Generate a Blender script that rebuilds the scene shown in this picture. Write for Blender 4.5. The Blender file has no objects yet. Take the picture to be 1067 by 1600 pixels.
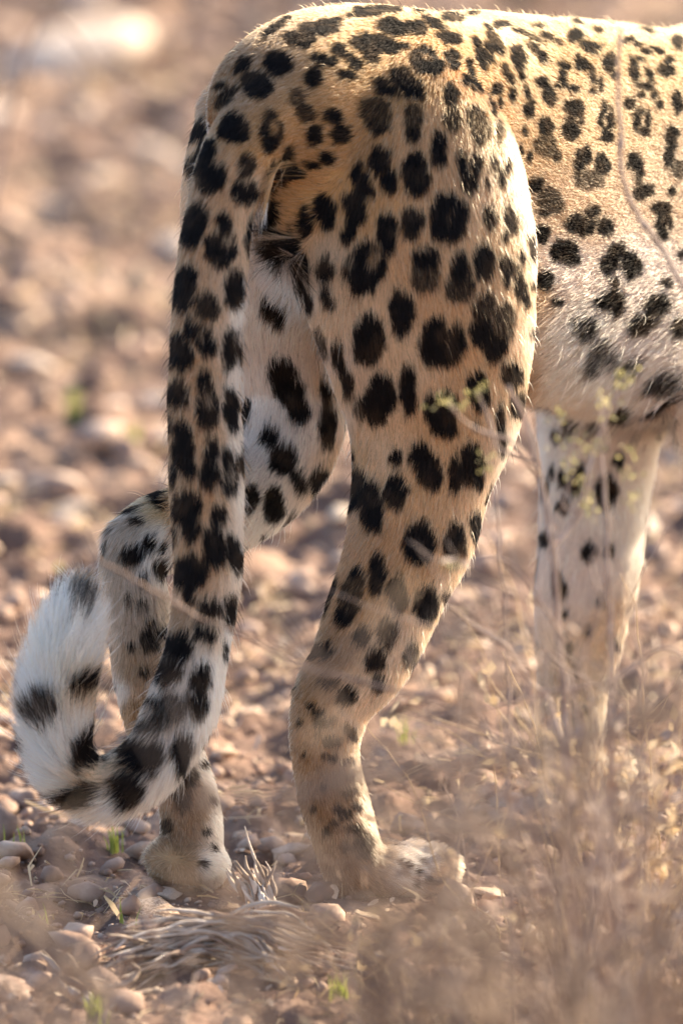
import bpy, math, random
import numpy as np
from mathutils import Vector, Matrix
from mathutils.bvhtree import BVHTree
from mathutils.kdtree import KDTree

random.seed(7)
rng = np.random.default_rng(7)
SC = bpy.context.scene
COL = SC.collection

# ------------------------------------------------------------------ camera
W, H = 1067, 1600
PITCH = math.radians(9.0)
KPX = 0.78 / 1600 / 12.0                      # tangent of one photo pixel
CAM = np.array([0.0, -11.85, 2.175])
FWD = np.array([0, math.cos(PITCH), -math.sin(PITCH)])
UP = np.array([0, math.sin(PITCH), math.cos(PITCH)])
RIGHT = np.array([1.0, 0, 0])

cam_data = bpy.data.cameras.new('camera')
cam = bpy.data.objects.new('camera', cam_data)
COL.objects.link(cam)
cam.location = CAM
cam.rotation_euler = (math.pi / 2 - PITCH, 0, 0)
cam_data.sensor_fit = 'VERTICAL'
cam_data.sensor_height = 36.0
cam_data.lens = 36.0 / (1600 * KPX)
cam_data.clip_start = 0.1
cam_data.clip_end = 1000
cam_data.dof.use_dof = True
cam_data.dof.focus_distance = 12.0
cam_data.dof.aperture_fstop = (cam_data.lens / 1000) / 0.098
SC.camera = cam

# ------------------------------------------------------------------ light
SUN_AZ = math.radians(50)                      # clockwise from +Y (away from camera) towards +X
SUN_EL = math.radians(25)
world = bpy.data.worlds.new('World')
SC.world = world
world.use_nodes = True
wn = world.node_tree
bg = wn.nodes['Background']
sky = wn.nodes.new('ShaderNodeTexSky')
sky.sky_type = 'NISHITA'
sky.sun_disc = False
sky.sun_elevation = SUN_EL
sky.sun_rotation = SUN_AZ
sky.dust_density = 2.5
sky.ozone_density = .8
wn.links.new(sky.outputs[0], bg.inputs[0])
bg.inputs[1].default_value = 0.12
sd = bpy.data.lights.new('sun', 'SUN')
sd.energy = 5.0
sd.angle = math.radians(0.5)
sd.color = (1.0, 0.83, 0.58)
sun = bpy.data.objects.new('sun', sd)
COL.objects.link(sun)
sdir = Vector((math.sin(SUN_AZ) * math.cos(SUN_EL), math.cos(SUN_AZ) * math.cos(SUN_EL), math.sin(SUN_EL)))
sun.rotation_euler = sdir.to_track_quat('Z', 'Y').to_euler()
SC.view_settings.view_transform = 'Standard'
SC.view_settings.look = 'None'
SC.view_settings.exposure = 1.74
SC.view_settings.gamma = 1
SC.view_settings.use_curve_mapping = False
SC.render.engine = 'CYCLES'
SC.cycles.max_bounces = 10
SC.cycles.diffuse_bounces = 4
SC.cycles.glossy_bounces = 4
SC.cycles.transmission_bounces = 8
SC.cycles.transparent_max_bounces = 8
SC.cycles.sample_clamp_indirect = 6.0
SC.cycles.use_denoising = True
SC.cycles_curves.shape = 'RIBBONS'
SC.cycles_curves.subdivisions = 2

# ------------------------------------------------------------------ helpers
def P(px, py, Y):
    """photo pixel at the plane y=Y -> world point"""
    px, py, Y = np.broadcast_arrays(np.asarray(px, float), np.asarray(py, float), np.asarray(Y, float))
    u = (px - W / 2) * KPX
    v = (H / 2 - py) * KPX
    t = (Y - CAM[1]) / (FWD[1] + v * UP[1])
    return np.stack([u * t, CAM[1] + t * (FWD[1] + v * UP[1]), CAM[2] + t * (FWD[2] + v * UP[2])], -1)

def G(px, py, z=0.0):
    """photo pixel -> point on the ground"""
    v = (H / 2 - py) * KPX
    t = (z - CAM[2]) / (FWD[2] + v * UP[2])
    return np.array([(px - W / 2) * KPX * t, CAM[1] + t * (FWD[1] + v * UP[1]), z])

def proj(p):
    d = p - CAM
    t = d @ FWD
    return W / 2 + (d @ RIGHT) / t / KPX, H / 2 - (d @ UP) / t / KPX

def mlen(px, Y):
    return px * KPX * (Y - CAM[1]) / FWD[1]

def _hash(ix, iy, iz, seed):
    n = (ix * 374761393 + iy * 668265263 + iz * 2147483647 + seed * 144269) & 0xFFFFFFFF
    n = ((n ^ (n >> 13)) * 1274126177) & 0xFFFFFFFF
    n = n ^ (n >> 16)
    return (n & 0xFFFFFF) / float(0xFFFFFF)

def vnoise(p, seed=0):
    """value noise, p (N,3) -> (N,) in -1..1"""
    p = np.asarray(p, float)
    i = np.floor(p).astype(np.int64)
    f = p - i
    f = f * f * (3 - 2 * f)
    r = 0
    for dx in (0, 1):
        for dy in (0, 1):
            for dz in (0, 1):
                w = (f[:, 0] if dx else 1 - f[:, 0]) * (f[:, 1] if dy else 1 - f[:, 1]) * (f[:, 2] if dz else 1 - f[:, 2])
                r = r + w * _hash(i[:, 0] + dx, i[:, 1] + dy, i[:, 2] + dz, seed)
    return r * 2 - 1

def fbm(p, octaves=4, seed=0):
    a, s, r = 1.0, 1.0, 0
    for k in range(octaves):
        r = r + a * vnoise(np.asarray(p) * s, seed + k)
        a *= .5
        s *= 2.03
    return r / 1.6

def catmull(pts, n):
    pts = np.asarray(pts, float)
    q = np.vstack([2 * pts[0] - pts[1], pts, 2 * pts[-1] - pts[-2]])
    out = []
    for i in range(len(pts) - 1):
        p0, p1, p2, p3 = q[i], q[i + 1], q[i + 2], q[i + 3]
        for t in np.arange(n) / n:
            out.append(.5 * ((2 * p1) + (-p0 + p2) * t + (2 * p0 - 5 * p1 + 4 * p2 - p3) * t * t + (-p0 + 3 * p1 - 3 * p2 + p3) * t ** 3))
    out.append(pts[-1])
    return np.array(out)

def unit(v):
    return v / np.maximum(np.linalg.norm(v, axis=-1, keepdims=True), 1e-9)

def mesh_obj(name, V, F, mat=None, parent=None, smooth=True):
    me = bpy.data.meshes.new(name)
    V = np.asarray(V, np.float32)
    if isinstance(F, np.ndarray):
        k = F.shape[1]
        me.vertices.add(len(V)); me.vertices.foreach_set('co', V.ravel())
        me.loops.add(F.size); me.loops.foreach_set('vertex_index', F.astype(np.int32).ravel())
        me.polygons.add(len(F))
        me.polygons.foreach_set('loop_start', np.arange(0, F.size, k, dtype=np.int32))
        me.polygons.foreach_set('loop_total', np.full(len(F), k, np.int32))
        me.update(calc_edges=True)
    else:
        me.from_pydata([tuple(v) for v in V], [], [tuple(f) for f in F])
    if smooth:
        me.polygons.foreach_set('use_smooth', [True] * len(me.polygons))
    if mat:
        me.materials.append(mat)
    o = bpy.data.objects.new(name, me)
    COL.objects.link(o)
    if parent:
        o.parent = parent
    return o

def tag(o, label=None, cat=None, group=None, kind=None):
    for k, v in (('label', label), ('category', cat), ('group', group), ('kind', kind)):
        if v:
            o[k] = v
    return o

def tube(path, rad, n=8, squash=1.0, cap=True):
    """path (M,3), rad (M,) or (M,2) -> verts, quads"""
    path = np.asarray(path, float); M = len(path)
    rad = np.asarray(rad, float)
    if rad.ndim == 1:
        rad = np.stack([rad, rad * squash], 1)
    t = unit(np.gradient(path, axis=0))
    a = np.cross(t, FWD); bad = np.linalg.norm(a, axis=1) < .2
    a[bad] = np.cross(t[bad], [0, 0, 1.0])
    a = unit(a)
    for i in range(1, M):
        if a[i] @ a[i - 1] < 0:
            a[i] = -a[i]
    b = np.cross(t, a)
    th = np.arange(n) / n * 2 * np.pi
    V = (path[:, None] + a[:, None] * (np.cos(th)[None, :, None] * rad[:, None, 0:1]) + b[:, None] * (np.sin(th)[None, :, None] * rad[:, None, 1:2])).reshape(-1, 3)
    F = []
    for i in range(M - 1):
        for j in range(n):
            k = (j + 1) % n
            F.append((i * n + j, i * n + k, (i + 1) * n + k, (i + 1) * n + j))
    if cap:
        F.append(tuple(range(n - 1, -1, -1)))
        F.append(tuple((M - 1) * n + j for j in range(n)))
    return V, F

class MB:
    def __init__(s): s.V = []; s.F = []; s.n = 0
    def add(s, V, F):
        s.V.append(np.asarray(V)); s.F += [tuple(i + s.n for i in f) for f in F]; s.n += len(V)
    def build(s, name, mat=None, parent=None, smooth=True):
        return mesh_obj(name, np.vstack(s.V), s.F, mat, parent, smooth)

def new_mat(name):
    m = bpy.data.materials.new(name); m.use_nodes = True
    return m, m.node_tree.nodes, m.node_tree.links, m.node_tree.nodes['Principled BSDF']

def noisy_mat(name, cols, scale=20, rough=.85, bump=.3, bscale=60, rnd=0.0, spec=.3, bdist=.002, transl=0):
    """procedural material: colour ramp over noise + optional per-object variation"""
    m, N, L, B = new_mat(name)
    tc = N.new('ShaderNodeTexCoord')
    nz = N.new('ShaderNodeTexNoise'); nz.inputs['Scale'].default_value = scale; nz.inputs['Detail'].default_value = 6
    L.new(tc.outputs['Object'], nz.inputs['Vector'])
    fac = nz.outputs['Fac']
    if rnd:
        oi = N.new('ShaderNodeObjectInfo')
        mr = N.new('ShaderNodeMapRange'); mr.inputs[3].default_value = -rnd; mr.inputs[4].default_value = rnd
        L.new(oi.outputs['Random'], mr.inputs[0])
        ad = N.new('ShaderNodeMath'); ad.operation = 'ADD'
        L.new(fac, ad.inputs[0]); L.new(mr.outputs[0], ad.inputs[1]); fac = ad.outputs[0]
    cr = N.new('ShaderNodeValToRGB')
    while len(cr.color_ramp.elements) < len(cols):
        cr.color_ramp.elements.new(.5)
    for i, c in enumerate(cols):
        cr.color_ramp.elements[i].position = .28 + .44 * i / max(1, len(cols) - 1)
        cr.color_ramp.elements[i].color = (*c, 1)
    L.new(fac, cr.inputs[0]); L.new(cr.outputs[0], B.inputs['Base Color'])
    B.inputs['Roughness'].default_value = rough
    B.inputs['Specular IOR Level'].default_value = spec
    if bump:
        n2 = N.new('ShaderNodeTexNoise'); n2.inputs['Scale'].default_value = bscale; n2.inputs['Detail'].default_value = 8
        L.new(tc.outputs['Object'], n2.inputs['Vector'])
        bp = N.new('ShaderNodeBump'); bp.inputs['Strength'].default_value = bump; bp.inputs['Distance'].default_value = bdist
        L.new(n2.outputs['Fac'], bp.inputs['Height']); L.new(bp.outputs[0], B.inputs['Normal'])
    if transl:
        tr = N.new('ShaderNodeBsdfTranslucent'); L.new(cr.outputs[0], tr.inputs['Color'])
        mx = N.new('ShaderNodeMixShader'); mx.inputs[0].default_value = transl
        L.new(B.outputs[0], mx.inputs[1]); L.new(tr.outputs[0], mx.inputs[2])
        L.new(mx.outputs[0], N['Material Output'].inputs[0])
    return m

# ------------------------------------------------------------------ materials
M_soil = noisy_mat('soil', [(.06, .035, .027), (.17, .10, .075), (.42, .29, .21)], 8, .95, .9, 90, bdist=.006)
M_stone = noisy_mat('stone', [(.16, .09, .068), (.37, .235, .165), (.78, .61, .46)], 14, .8, .5, 120, rnd=.34)
M_gravel = noisy_mat('gravel', [(.15, .09, .068), (.35, .23, .175), (.70, .53, .42)], 30, .8, .3, 200)
M_pale = noisy_mat('pale_stone', [(.42, .31, .26), (.58, .46, .38), (.68, .56, .48)], 14, .8, .5, 90)
M_dead_pale = noisy_mat('bleached_wood', [(.38, .30, .25), (.56, .47, .40), (.70, .61, .54)], 70, .8, .5, 150)
M_brush_dark = noisy_mat('grey_brush', [(.11, .075, .06), (.20, .14, .11), (.30, .22, .17)], 30, .8, 0, transl=.2)
M_dead = noisy_mat('dead_wood', [(.12, .085, .065), (.30, .225, .175), (.52, .42, .34)], 70, .8, .6, 150)
M_twig = noisy_mat('twig', [(.20, .13, .10), (.36, .26, .21), (.46, .36, .31)], 40, .7, .3, 200)
M_brush = noisy_mat('dry_brush', [(.19, .135, .105), (.33, .24, .18), (.46, .35, .27)], 30, .8, 0, transl=.25)
M_bark = noisy_mat('bark', [(.12, .075, .055), (.26, .17, .125), (.38, .27, .21)], 60, .8, .6, 260)
M_straw = noisy_mat('straw', [(.42, .30, .17), (.60, .46, .29), (.72, .58, .40)], 30, .6, 0, transl=.35)
M_grass = noisy_mat('green_grass', [(.20, .25, .05), (.32, .36, .08), (.50, .48, .16)], 30, .5, 0, transl=.5)
M_leaf = noisy_mat('leaf', [(.24, .23, .09), (.38, .34, .16), (.50, .43, .25)], 60, .6, 0, transl=.45)

# ------------------------------------------------------------------ ground
FEET = [(.04, .0), (-.115, .04), (.185, .44), (.40, .56), (.06, .03), (-.1, .06)]
def ground_z(x, y):
    p = np.stack([x, y, np.zeros_like(x)], -1)
    back = np.clip((y - .7) / .8, 0, 1)
    far = np.clip((np.hypot(x, y - 2) - 8) / 30, 0, 1)
    z = .014 * fbm(p * 2.2, 3, 5) + .045 * back * np.maximum(0, fbm(p * 7, 3, 19)) + .022 * (np.abs(fbm(p * 9, 3, 9)) - .25) + .019 * (np.abs(fbm(p * 26, 3, 12)) - .2) + .005 * vnoise(p * 75, 15) + far * 1.2 * fbm(p * .06, 3, 3)
    # trodden level where the paws stand
    near = 0
    for fx, fy in FEET:
        near = np.maximum(near, np.exp(-((x - fx) ** 2 + (y - fy) ** 2) / .07 ** 2))
    return z * (1 - np.minimum(1, 1.1 * near)) + .001 * near

def grid_axis(lo, hi, fine_lo, fine_hi, step, growth=1.25):
    a = list(np.arange(fine_lo, fine_hi, step))
    s = step
    while a[-1] < hi: s *= growth; a.append(a[-1] + s)
    s = step
    while a[0] > lo: s *= growth; a.insert(0, a[0] - s)
    return np.array(a)
gx = grid_axis(-220, 220, -1.0, 1.1, .0075)
gy = grid_axis(-60, 400, -1.6, 6.6, .010)
GX, GY = np.meshgrid(gx, gy)
GZ = ground_z(GX.ravel(), GY.ravel())
ny, nx = GX.shape
idx = np.arange(nx * ny).reshape(ny, nx)
F = np.stack([idx[:-1, :-1], idx[:-1, 1:], idx[1:, 1:], idx[1:, :-1]], -1).reshape(-1, 4)
ground = mesh_obj('ground', np.stack([GX.ravel(), GY.ravel(), GZ], -1), F, M_soil)
tag(ground, kind='structure')

def gz(x, y):
    return float(ground_z(np.array([x]), np.array([y]))[0])

# ------------------------------------------------------------------ stones
def icos(sub):
    import bmesh
    bm = bmesh.new(); bmesh.ops.create_icosphere(bm, subdivisions=sub, radius=1)
    V = np.array([v.co[:] for v in bm.verts]); F = np.array([[v.index for v in f.verts] for f in bm.faces]); bm.free()
    return V, F

def stone_shape(V, seed, rough=.35, dmax=.78):
    r = np.random.default_rng(seed)
    s = np.ones(len(V))
    for k in range(17):                       # chop flat facets off the ball
        n = unit(r.normal(size=3)); d = r.uniform(.36, dmax)
        c = V @ n
        s = np.where(c * s > d, d / np.maximum(c, 1e-3), s)
    o = r.uniform(-50, 50, 3)
    s = s * (1 + rough * .35 * fbm(V * 1.3 + o, 3, seed))
    return V * s[:, None] * r.uniform([.8, .65, .42], [1.2, 1.0, .75])

V2, F2 = icos(2)
V1, F1 = icos(1)
small = [stone_shape(V2, 100 + i) for i in range(14)]
tiny = [stone_shape(V1, 200 + i) for i in range(10)]
def rotm(r, tilt=.5):
    return np.array(Matrix.Rotation(r.uniform(0, 6.28), 3, 'Z') @ Matrix.Rotation(r.uniform(-tilt, tilt), 3, 'X') @ Matrix.Rotation(r.uniform(-tilt, tilt), 3, 'Y'))

def scatter(name, base, BF, N, area, size, mat, seed):
    r = np.random.default_rng(seed)
    x = r.uniform(area[0], area[1], N); y = r.uniform(area[2], area[3], N)
    sz = size[0] * (size[1] / size[0]) ** (r.random(N) ** 1.8)
    # patchy: thin some areas
    d = fbm(np.stack([x, y, x * 0], -1) * 3.0, 2, seed)
    keep = r.random(N) < np.clip(.65 + .7 * d, .15, 1)
    x, y, sz = x[keep], y[keep], sz[keep]
    z = ground_z(x, y) + sz * .25
    Vs, Fs, n = [], [], 0
    for i in range(len(x)):
        v = base[r.integers(len(base))] @ rotm(r).T * sz[i] + (x[i], y[i], z[i])
        Vs.append(v); Fs.append(BF + n); n += len(v)
    o = mesh_obj(name, np.vstack(Vs), np.vstack(Fs), mat, smooth=False)
    return tag(o, kind='stuff')
tag(scatter('gravel', small, F2, 7600, (-.75, .95, -1.2, 6.5), (.006, .036), M_gravel, 11), 'pinkish brown gravel covering the ground')
tag(scatter('gravel', tiny, F1, 34000, (-.55, .65, -.8, 2.2), (.0015, .008), M_gravel, 12), 'fine crumbs of soil and grit between the stones')
tag(scatter('gravel', tiny, F1, 6000, (-3.5, 4, -2.5, 9), (.008, .03), M_gravel, 13), 'coarse gravel spread over the wider ground')

def litter(name, N, area, seed, mat, length, width, lift):
    r = np.random.default_rng(seed)
    x = r.uniform(area[0], area[1], N); y = r.uniform(area[2], area[3], N)
    keep = r.random(N) < np.clip(.45 + 1.2 * fbm(np.stack([x, y, x * 0], -1) * 4, 2, seed), .05, 1)
    x, y = x[keep], y[keep]; n = len(x)
    a = r.uniform(0, 6.28, n); l = r.uniform(*length, n)
    d = np.stack([np.cos(a), np.sin(a), r.normal(size=n) * lift], -1)
    sd_ = np.stack([-np.sin(a), np.cos(a), r.normal(size=n) * .8], -1) * (r.uniform(*width, n))[:, None]
    z = ground_z(x, y) + .003 + np.abs(d[:, 2]) * l * .5
    c = np.stack([x, y, z], -1); bend = np.stack([r.normal(size=n), r.normal(size=n), np.abs(r.normal(size=n))], -1) * (l * .12)[:, None]
    e0, e1 = c - d * (l / 2)[:, None], c + d * (l / 2)[:, None]
    V = np.stack([e0 - sd_ * .6, e0 + sd_ * .6, c + bend - sd_, c + bend + sd_, e1 - sd_ * .3, e1 + sd_ * .3], 1).reshape(-1, 3)
    b = np.arange(n)[:, None] * 6
    F = np.vstack([b + [0, 1, 3, 2], b + [2, 3, 5, 4]])
    return tag(mesh_obj(name, V, F, mat, smooth=False), kind='stuff')
tag(litter('dry_litter', 16000, (-.6, .75, -1.1, 6.0), 61, M_straw, (.008, .035), (.0004, .0013), .35), 'dry straw litter scattered over the gravel')
tag(litter('dry_litter', 5000, (-.5, .6, -1.0, 1.5), 62, M_stone, (.003, .009), (.001, .003), .5), 'brown flakes and chips scattered between the stones')

V3, F3 = icos(3)
rock_meshes = []
for i in range(9):
    v = stone_shape(V3, 300 + i, .8, .60) * 1.35
    v = v + unit(v) * (.07 * fbm(v * 4.5, 3, 40 + i))[:, None]
    me = mesh_obj('rock', v, F3, M_stone, smooth=False)
    rock_meshes.append(me.data)
    bpy.data.objects.remove(me)
pale_cache = {}
def rock(px, py, rpx, label, group=None, mi=None, mat=None, flat=1.0, name='rock', rz=None):
    g = G(px, py); g[2] = gz(g[0], g[1])
    i = mi if mi is not None else random.randrange(len(rock_meshes))
    me = rock_meshes[i]
    if mat:
        key = (i, mat.name)
        if key not in pale_cache: pale_cache[key] = me.copy(); pale_cache[key].materials[0] = mat
        me = pale_cache[key]
    o = bpy.data.objects.new(name, me); COL.objects.link(o)
    s = mlen(rpx, g[1])
    o.scale = (s, s, s * flat); o.rotation_euler = (random.uniform(-.2, .2), random.uniform(-.2, .2), random.uniform(0, 6.28) if rz is None else rz)
    o.location = (g[0], g[1], g[2] + s * .22 * flat)
    return tag(o, label, 'rock', group)

rock(85, 110, 120, 'large pale boulder lying furthest back behind the tail, blurred', mat=M_pale, mi=2, rz=.9, flat=.8)
rock(250, 265, 60, 'broad pale rock just above the middle of the blurred ground left of the rump', mat=M_pale, mi=4, flat=.6)
rock(452, 1328, 44, 'flat pale pinkish slab between the two hind paws', mat=M_pale, mi=1, flat=.55, rz=.3)
rock(262, 1402, 30, 'small cream stone just below the far hind paw', mat=M_pale, mi=3, flat=.6)
rock(232, 1432, 62, 'low rounded reddish brown stone under the small cream stone', mi=5, flat=.5)
rock(350, 1408, 42, 'reddish brown stone beside the grey root, right of the small cream stone', mi=6, flat=.6)
rock(8, 1405, 26, 'brown stone cut off by the left edge of the picture', mi=7)
rock(380, 1300, 26, 'sunlit brown stone tucked beside the far hind paw', mi=8, flat=.7)
rock(770, 1395, 34, 'crumbly brown stone in front of the near hind paw', mi=0, flat=.5)
rock(905, 1530, 48, 'rounded pinkish stone at the lower right under the brush', mi=3)
rock(60, 1290, 44, 'brown stone under the white tail tip', mi=2, flat=.6)
# countable stones across the blurred background
r = np.random.default_rng(5)
for k in range(150):
    py = 1250 * r.random() ** .9 - 20; px = r.uniform(-60, 1130)
    if 420 < px < 720 and py > 1150: continue
    rock(px, py, r.uniform(12, 62) * (1.1 - py / 1900), 'brown stone lying loose on the blurred stony ground behind the leopard', 'loose brown stones on the ground', flat=r.uniform(.6, 1))
for k in range(120):
    py = r.uniform(-30, 900); px = r.uniform(-60, 1130)
    rock(px, py, r.uniform(14, 54), 'pale stone catching the sun on the blurred stony ground behind the leopard', 'pale sunlit stones behind', mat=M_pale, flat=r.uniform(.6, 1.1))
for k in range(46):
    py = r.uniform(1060, 1420); px = r.uniform(-30, 1100)
    if 160 < px < 380 and py > 1280 or 440 < px < 730 and py > 1330: continue
    rock(px, py, r.uniform(9, 30), 'broken reddish stone lying between and around the paws', 'broken stones around the paws', flat=r.uniform(.6, 1))
for k in range(40):
    py = r.uniform(1420, 1610); px = r.uniform(-20, 1090)
    rock(px, py, r.uniform(10, 36), 'reddish stone lying below the paws beneath the brush', 'reddish stones at the bottom', flat=r.uniform(.6, 1))

# ------------------------------------------------------------------ leopard: skin
HX, HY = .57, .82                 # heading (away and to the right)
def S(s, cy, hh, hw):             # torso node: position along the spine, centre row, half height px, half width m
    X = .018 + HX * s; Y = .05 + HY * s
    px = W / 2 + X / KPX / ((Y - CAM[1]) / FWD[1])
    return (px, cy, Y, mlen(hh, Y), hw)
torso = [S(-.15, 200, 70, .04), S(-.11, 190, 135, .065), S(-.04, 195, 183, .088), S(.03, 222, 213, .10), S(.10, 275, 262, .104), S(.18, 302, 280, .106),
         S(.27, 322, 290, .108), S(.36, 338, 296, .114), S(.46, 344, 296, .12), S(.56, 318, 296, .12), S(.65, 285, 265, .11), S(.74, 250, 200, .085), S(.80, 220, 120, .06)]
neck = [S(.62, 200, 150, .08), S(.74, 170, 140, .07), S(.86, 160, 125, .065), S(.96, 150, 125, .075), S(1.02, 160, 118, .075), S(1.08, 185, 85, .05), S(1.13, 200, 65, .038), S(1.16, 205, 40, .025)]
tail = [(520, 150, .00, 80, .045), (450, 170, -.05, 78, .042), (385, 232, -.085, 62, .036), (350, 310, -.105, 54, .030), (334, 400, -.115, 55, .028), (323, 500, -.12, 54, .027), (318, 600, -.12, 53, .026),
        (322, 700, -.12, 52, .026), (324, 800, -.12, 52, .026), (325, 880, -.12, 50, .025), (319, 950, -.12, 46, .023), (304, 1030, -.125, 44, .023), (285, 1100, -.13, 46, .023), (258, 1160, -.135, 42, .022),
        (218, 1205, -.14, 40, .021), (165, 1228, -.145, 38, .020), (118, 1205, -.15, 37, .020), (95, 1150, -.15, 38, .021), (90, 1090, -.15, 38, .021), (98, 1030, -.15, 35, .020), (112, 975, -.15, 28, .017), (122, 940, -.15, 15, .010)]
rleg = [(600, 170, .02, 125, .07), (636, 250, -.012, 165, .078), (645, 340, -.02, 180, .082), (655, 430, -.018, 181, .080), (672, 540, -.008, 161, .070),
        (679, 640, 0, 136, .060), (664, 740, 0, 106, .048), (643, 830, -.005, 97, .042), (614, 905, -.015, 86, .038), (586, 980, -.025, 80, .034),
        (562, 1035, -.032, 73, .031), (526, 1085, -.038, 62, .029), (512, 1130, -.038, 56, .027), (509, 1180, -.036, 50, .025), (519, 1240, -.03, 51, .024), (536, 1300, -.02, 50, .025), (552, 1350, -.01, 50, .026), (562, 1378, -.005, 38, .026)]
rpaw = [(550, 1362, -.01, 36, .030), (592, 1360, .005, 40, .034), (625, 1362, .015, 40, .037), (645, 1372, .022, 32, .034)]
lleg = [(440, 170, .09, 120, .07), (425, 300, .11, 135, .07), (425, 420, .13, 128, .065), (440, 520, .145, 108, .058), (450, 600, .15, 95, .05), (432, 690, .14, 92, .046), (390, 760, .11, 78, .04),
        (320, 810, .05, 66, .034), (250, 835, .005, 58, .031), (213, 862, -.02, 48, .028), (212, 920, -.022, 48, .026), (220, 1000, -.02, 47, .025), (236, 1090, -.01, 50, .026), (262, 1170, .005, 50, .027), (290, 1230, .018, 46, .027), (300, 1290, .026, 46, .028), (300, 1335, .03, 42, .029)]
lpaw = [(275, 1345, .0, 28, .028), (290, 1346, .02, 32, .032), (298, 1346, .035, 28, .03)]
fl = [(985, 430, .47, 110, .07), (960, 540, .45, 105, .06), (940, 640, .43, 98, .052), (930, 750, .42, 85, .044), (920, 870, .41, 77, .038), (907, 980, .41, 70, .032), (895, 1080, .41, 56, .029), (890, 1160, .41, 52, .028), (893, 1230, .42, 46, .03)]
flp = [(888, 1238, .42, 42, .032), (905, 1248, .435, 40, .038), (922, 1250, .45, 28, .034)]
fr = [(1250, 260, .52, 130, .045), (1240, 400, .48, 120, .045), (1180, 520, .40, 100, .05), (1105, 600, .33, 66, .045), (1150, 720, .34, 58, .036), (1230, 860, .42, 54, .033), (1290, 980, .48, 52, .03), (1320, 1100, .52, 50, .028), (1325, 1170, .52, 46, .03)]
frp = [(1320, 1185, .52, 42, .032), (1355, 1190, .55, 40, .038), (1385, 1192, .575, 26, .034)]

def limb(nodes, n=6, metres=False):
    a = catmull(nodes, n)
    p = P(a[:, 0], a[:, 1], a[:, 2])
    r = a[:, 3] if metres else mlen(a[:, 3], a[:, 2])
    return p, np.abs(r), np.abs(a[:, 4])

LIMBS = {}
def loft(mb, name, nodes, trunk=False, n=6, seg=20):
    p, r, rd = limb(nodes, n, trunk)
    t = unit(np.gradient(p, axis=0))
    if trunk:
        a = unit(np.cross(t, [0, 0, 1.0])); b = np.cross(a, t)
        ra, rb = rd, r
    else:
        a = unit(np.cross(t, FWD)); b = np.cross(t, a)
        for i in range(1, len(a)):
            if a[i] @ a[i - 1] < 0: a[i] = -a[i]; b[i] = -b[i]
        ra, rb = r, rd
    th = np.arange(seg) / seg * 2 * np.pi
    e = .70 if trunk and nodes is torso else 1.0          # slab-sided trunk
    ct = np.sign(np.cos(th)) * np.abs(np.cos(th)) ** e; st_ = np.sign(np.sin(th)) * np.abs(np.sin(th)) ** (1 if e == 1 else .95)
    V = (p[:, None] + a[:, None] * (ct[None, :, None] * ra[:, None, None]) + b[:, None] * (st_[None, :, None] * rb[:, None, None])).reshape(-1, 3)
    F = []
    for i in range(len(p) - 1):
        for j in range(seg):
            k = (j + 1) % seg
            F.append((i * seg + j, i * seg + k, (i + 1) * seg + k, (i + 1) * seg + j))
    # rounded ends
    n0 = len(V); e0 = p[0] - t[0] * min(ra[0], rb[0]) * .6; e1 = p[-1] + t[-1] * min(ra[-1], rb[-1]) * .6
    V = np.vstack([V, e0, e1])
    for j in range(seg):
        k = (j + 1) % seg
        F.append((n0, k, j)); F.append((n0 + 1, (len(p) - 1) * seg + j, (len(p) - 1) * seg + k))
    mb.add(V, F)
    LIMBS.setdefault(name, []).append((p, t, np.minimum(ra, rb), np.maximum(ra, rb)))

def ball(mb, c, rx, ry, rz, yaw=0, sub=None):
    R = np.array(Matrix.Rotation(yaw, 3, 'Z'))
    v = (V3 * (rx, ry, rz)) @ R.T + c
    mb.add(v, [tuple(f) for f in F3])

mb = MB()
loft(mb, 'torso', torso, True, 6, 28)
loft(mb, 'torso', neck, True, 6, 24)
loft(mb, 'tail', tail, False, 6)
loft(mb, 'rleg', rleg, False, 6, 24); loft(mb, 'rleg', rpaw, False, 5)
loft(mb, 'lleg', lleg, False, 6, 24); loft(mb, 'lleg', lpaw, False, 5)
loft(mb, 'fleg', fl, False, 6, 24); loft(mb, 'fleg', flp, False, 5)
loft(mb, 'frleg', fr, False, 6, 24); loft(mb, 'frleg', frp, False, 5)
yaw = math.atan2(HY, HX)
hv = np.array([HX, HY, 0]) / math.hypot(HX, HY); lv = np.array([-hv[1], hv[0], 0])
paw_tips = []
for (px, py, Y) in ((652, 1386, .028), (296, 1352, .04), (925, 1256, .45), (1388, 1200, .575)):
    c0 = P(px, py, Y); c0[2] = max(.017, c0[2])
    for q, (f, l) in enumerate(((-.004, .029), (.009, .0105), (.009, -.0105), (-.004, -.029))):
        c = c0 + hv * f + lv * l * (.72 if px == 296 else 1); c[2] = .020
        ball(mb, c, .020, .0108, .018, yaw)
        paw_tips.append(c)
ball(mb, P(505, 300, -.015), .050, .045, .075, yaw)      # buttock under the tail root
ball(mb, P(468, 292, -.035), .038, .040, .055, yaw)
ball(mb, P(203, 846, -.022), .019, .017, .019)          # point of the far hock
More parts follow.
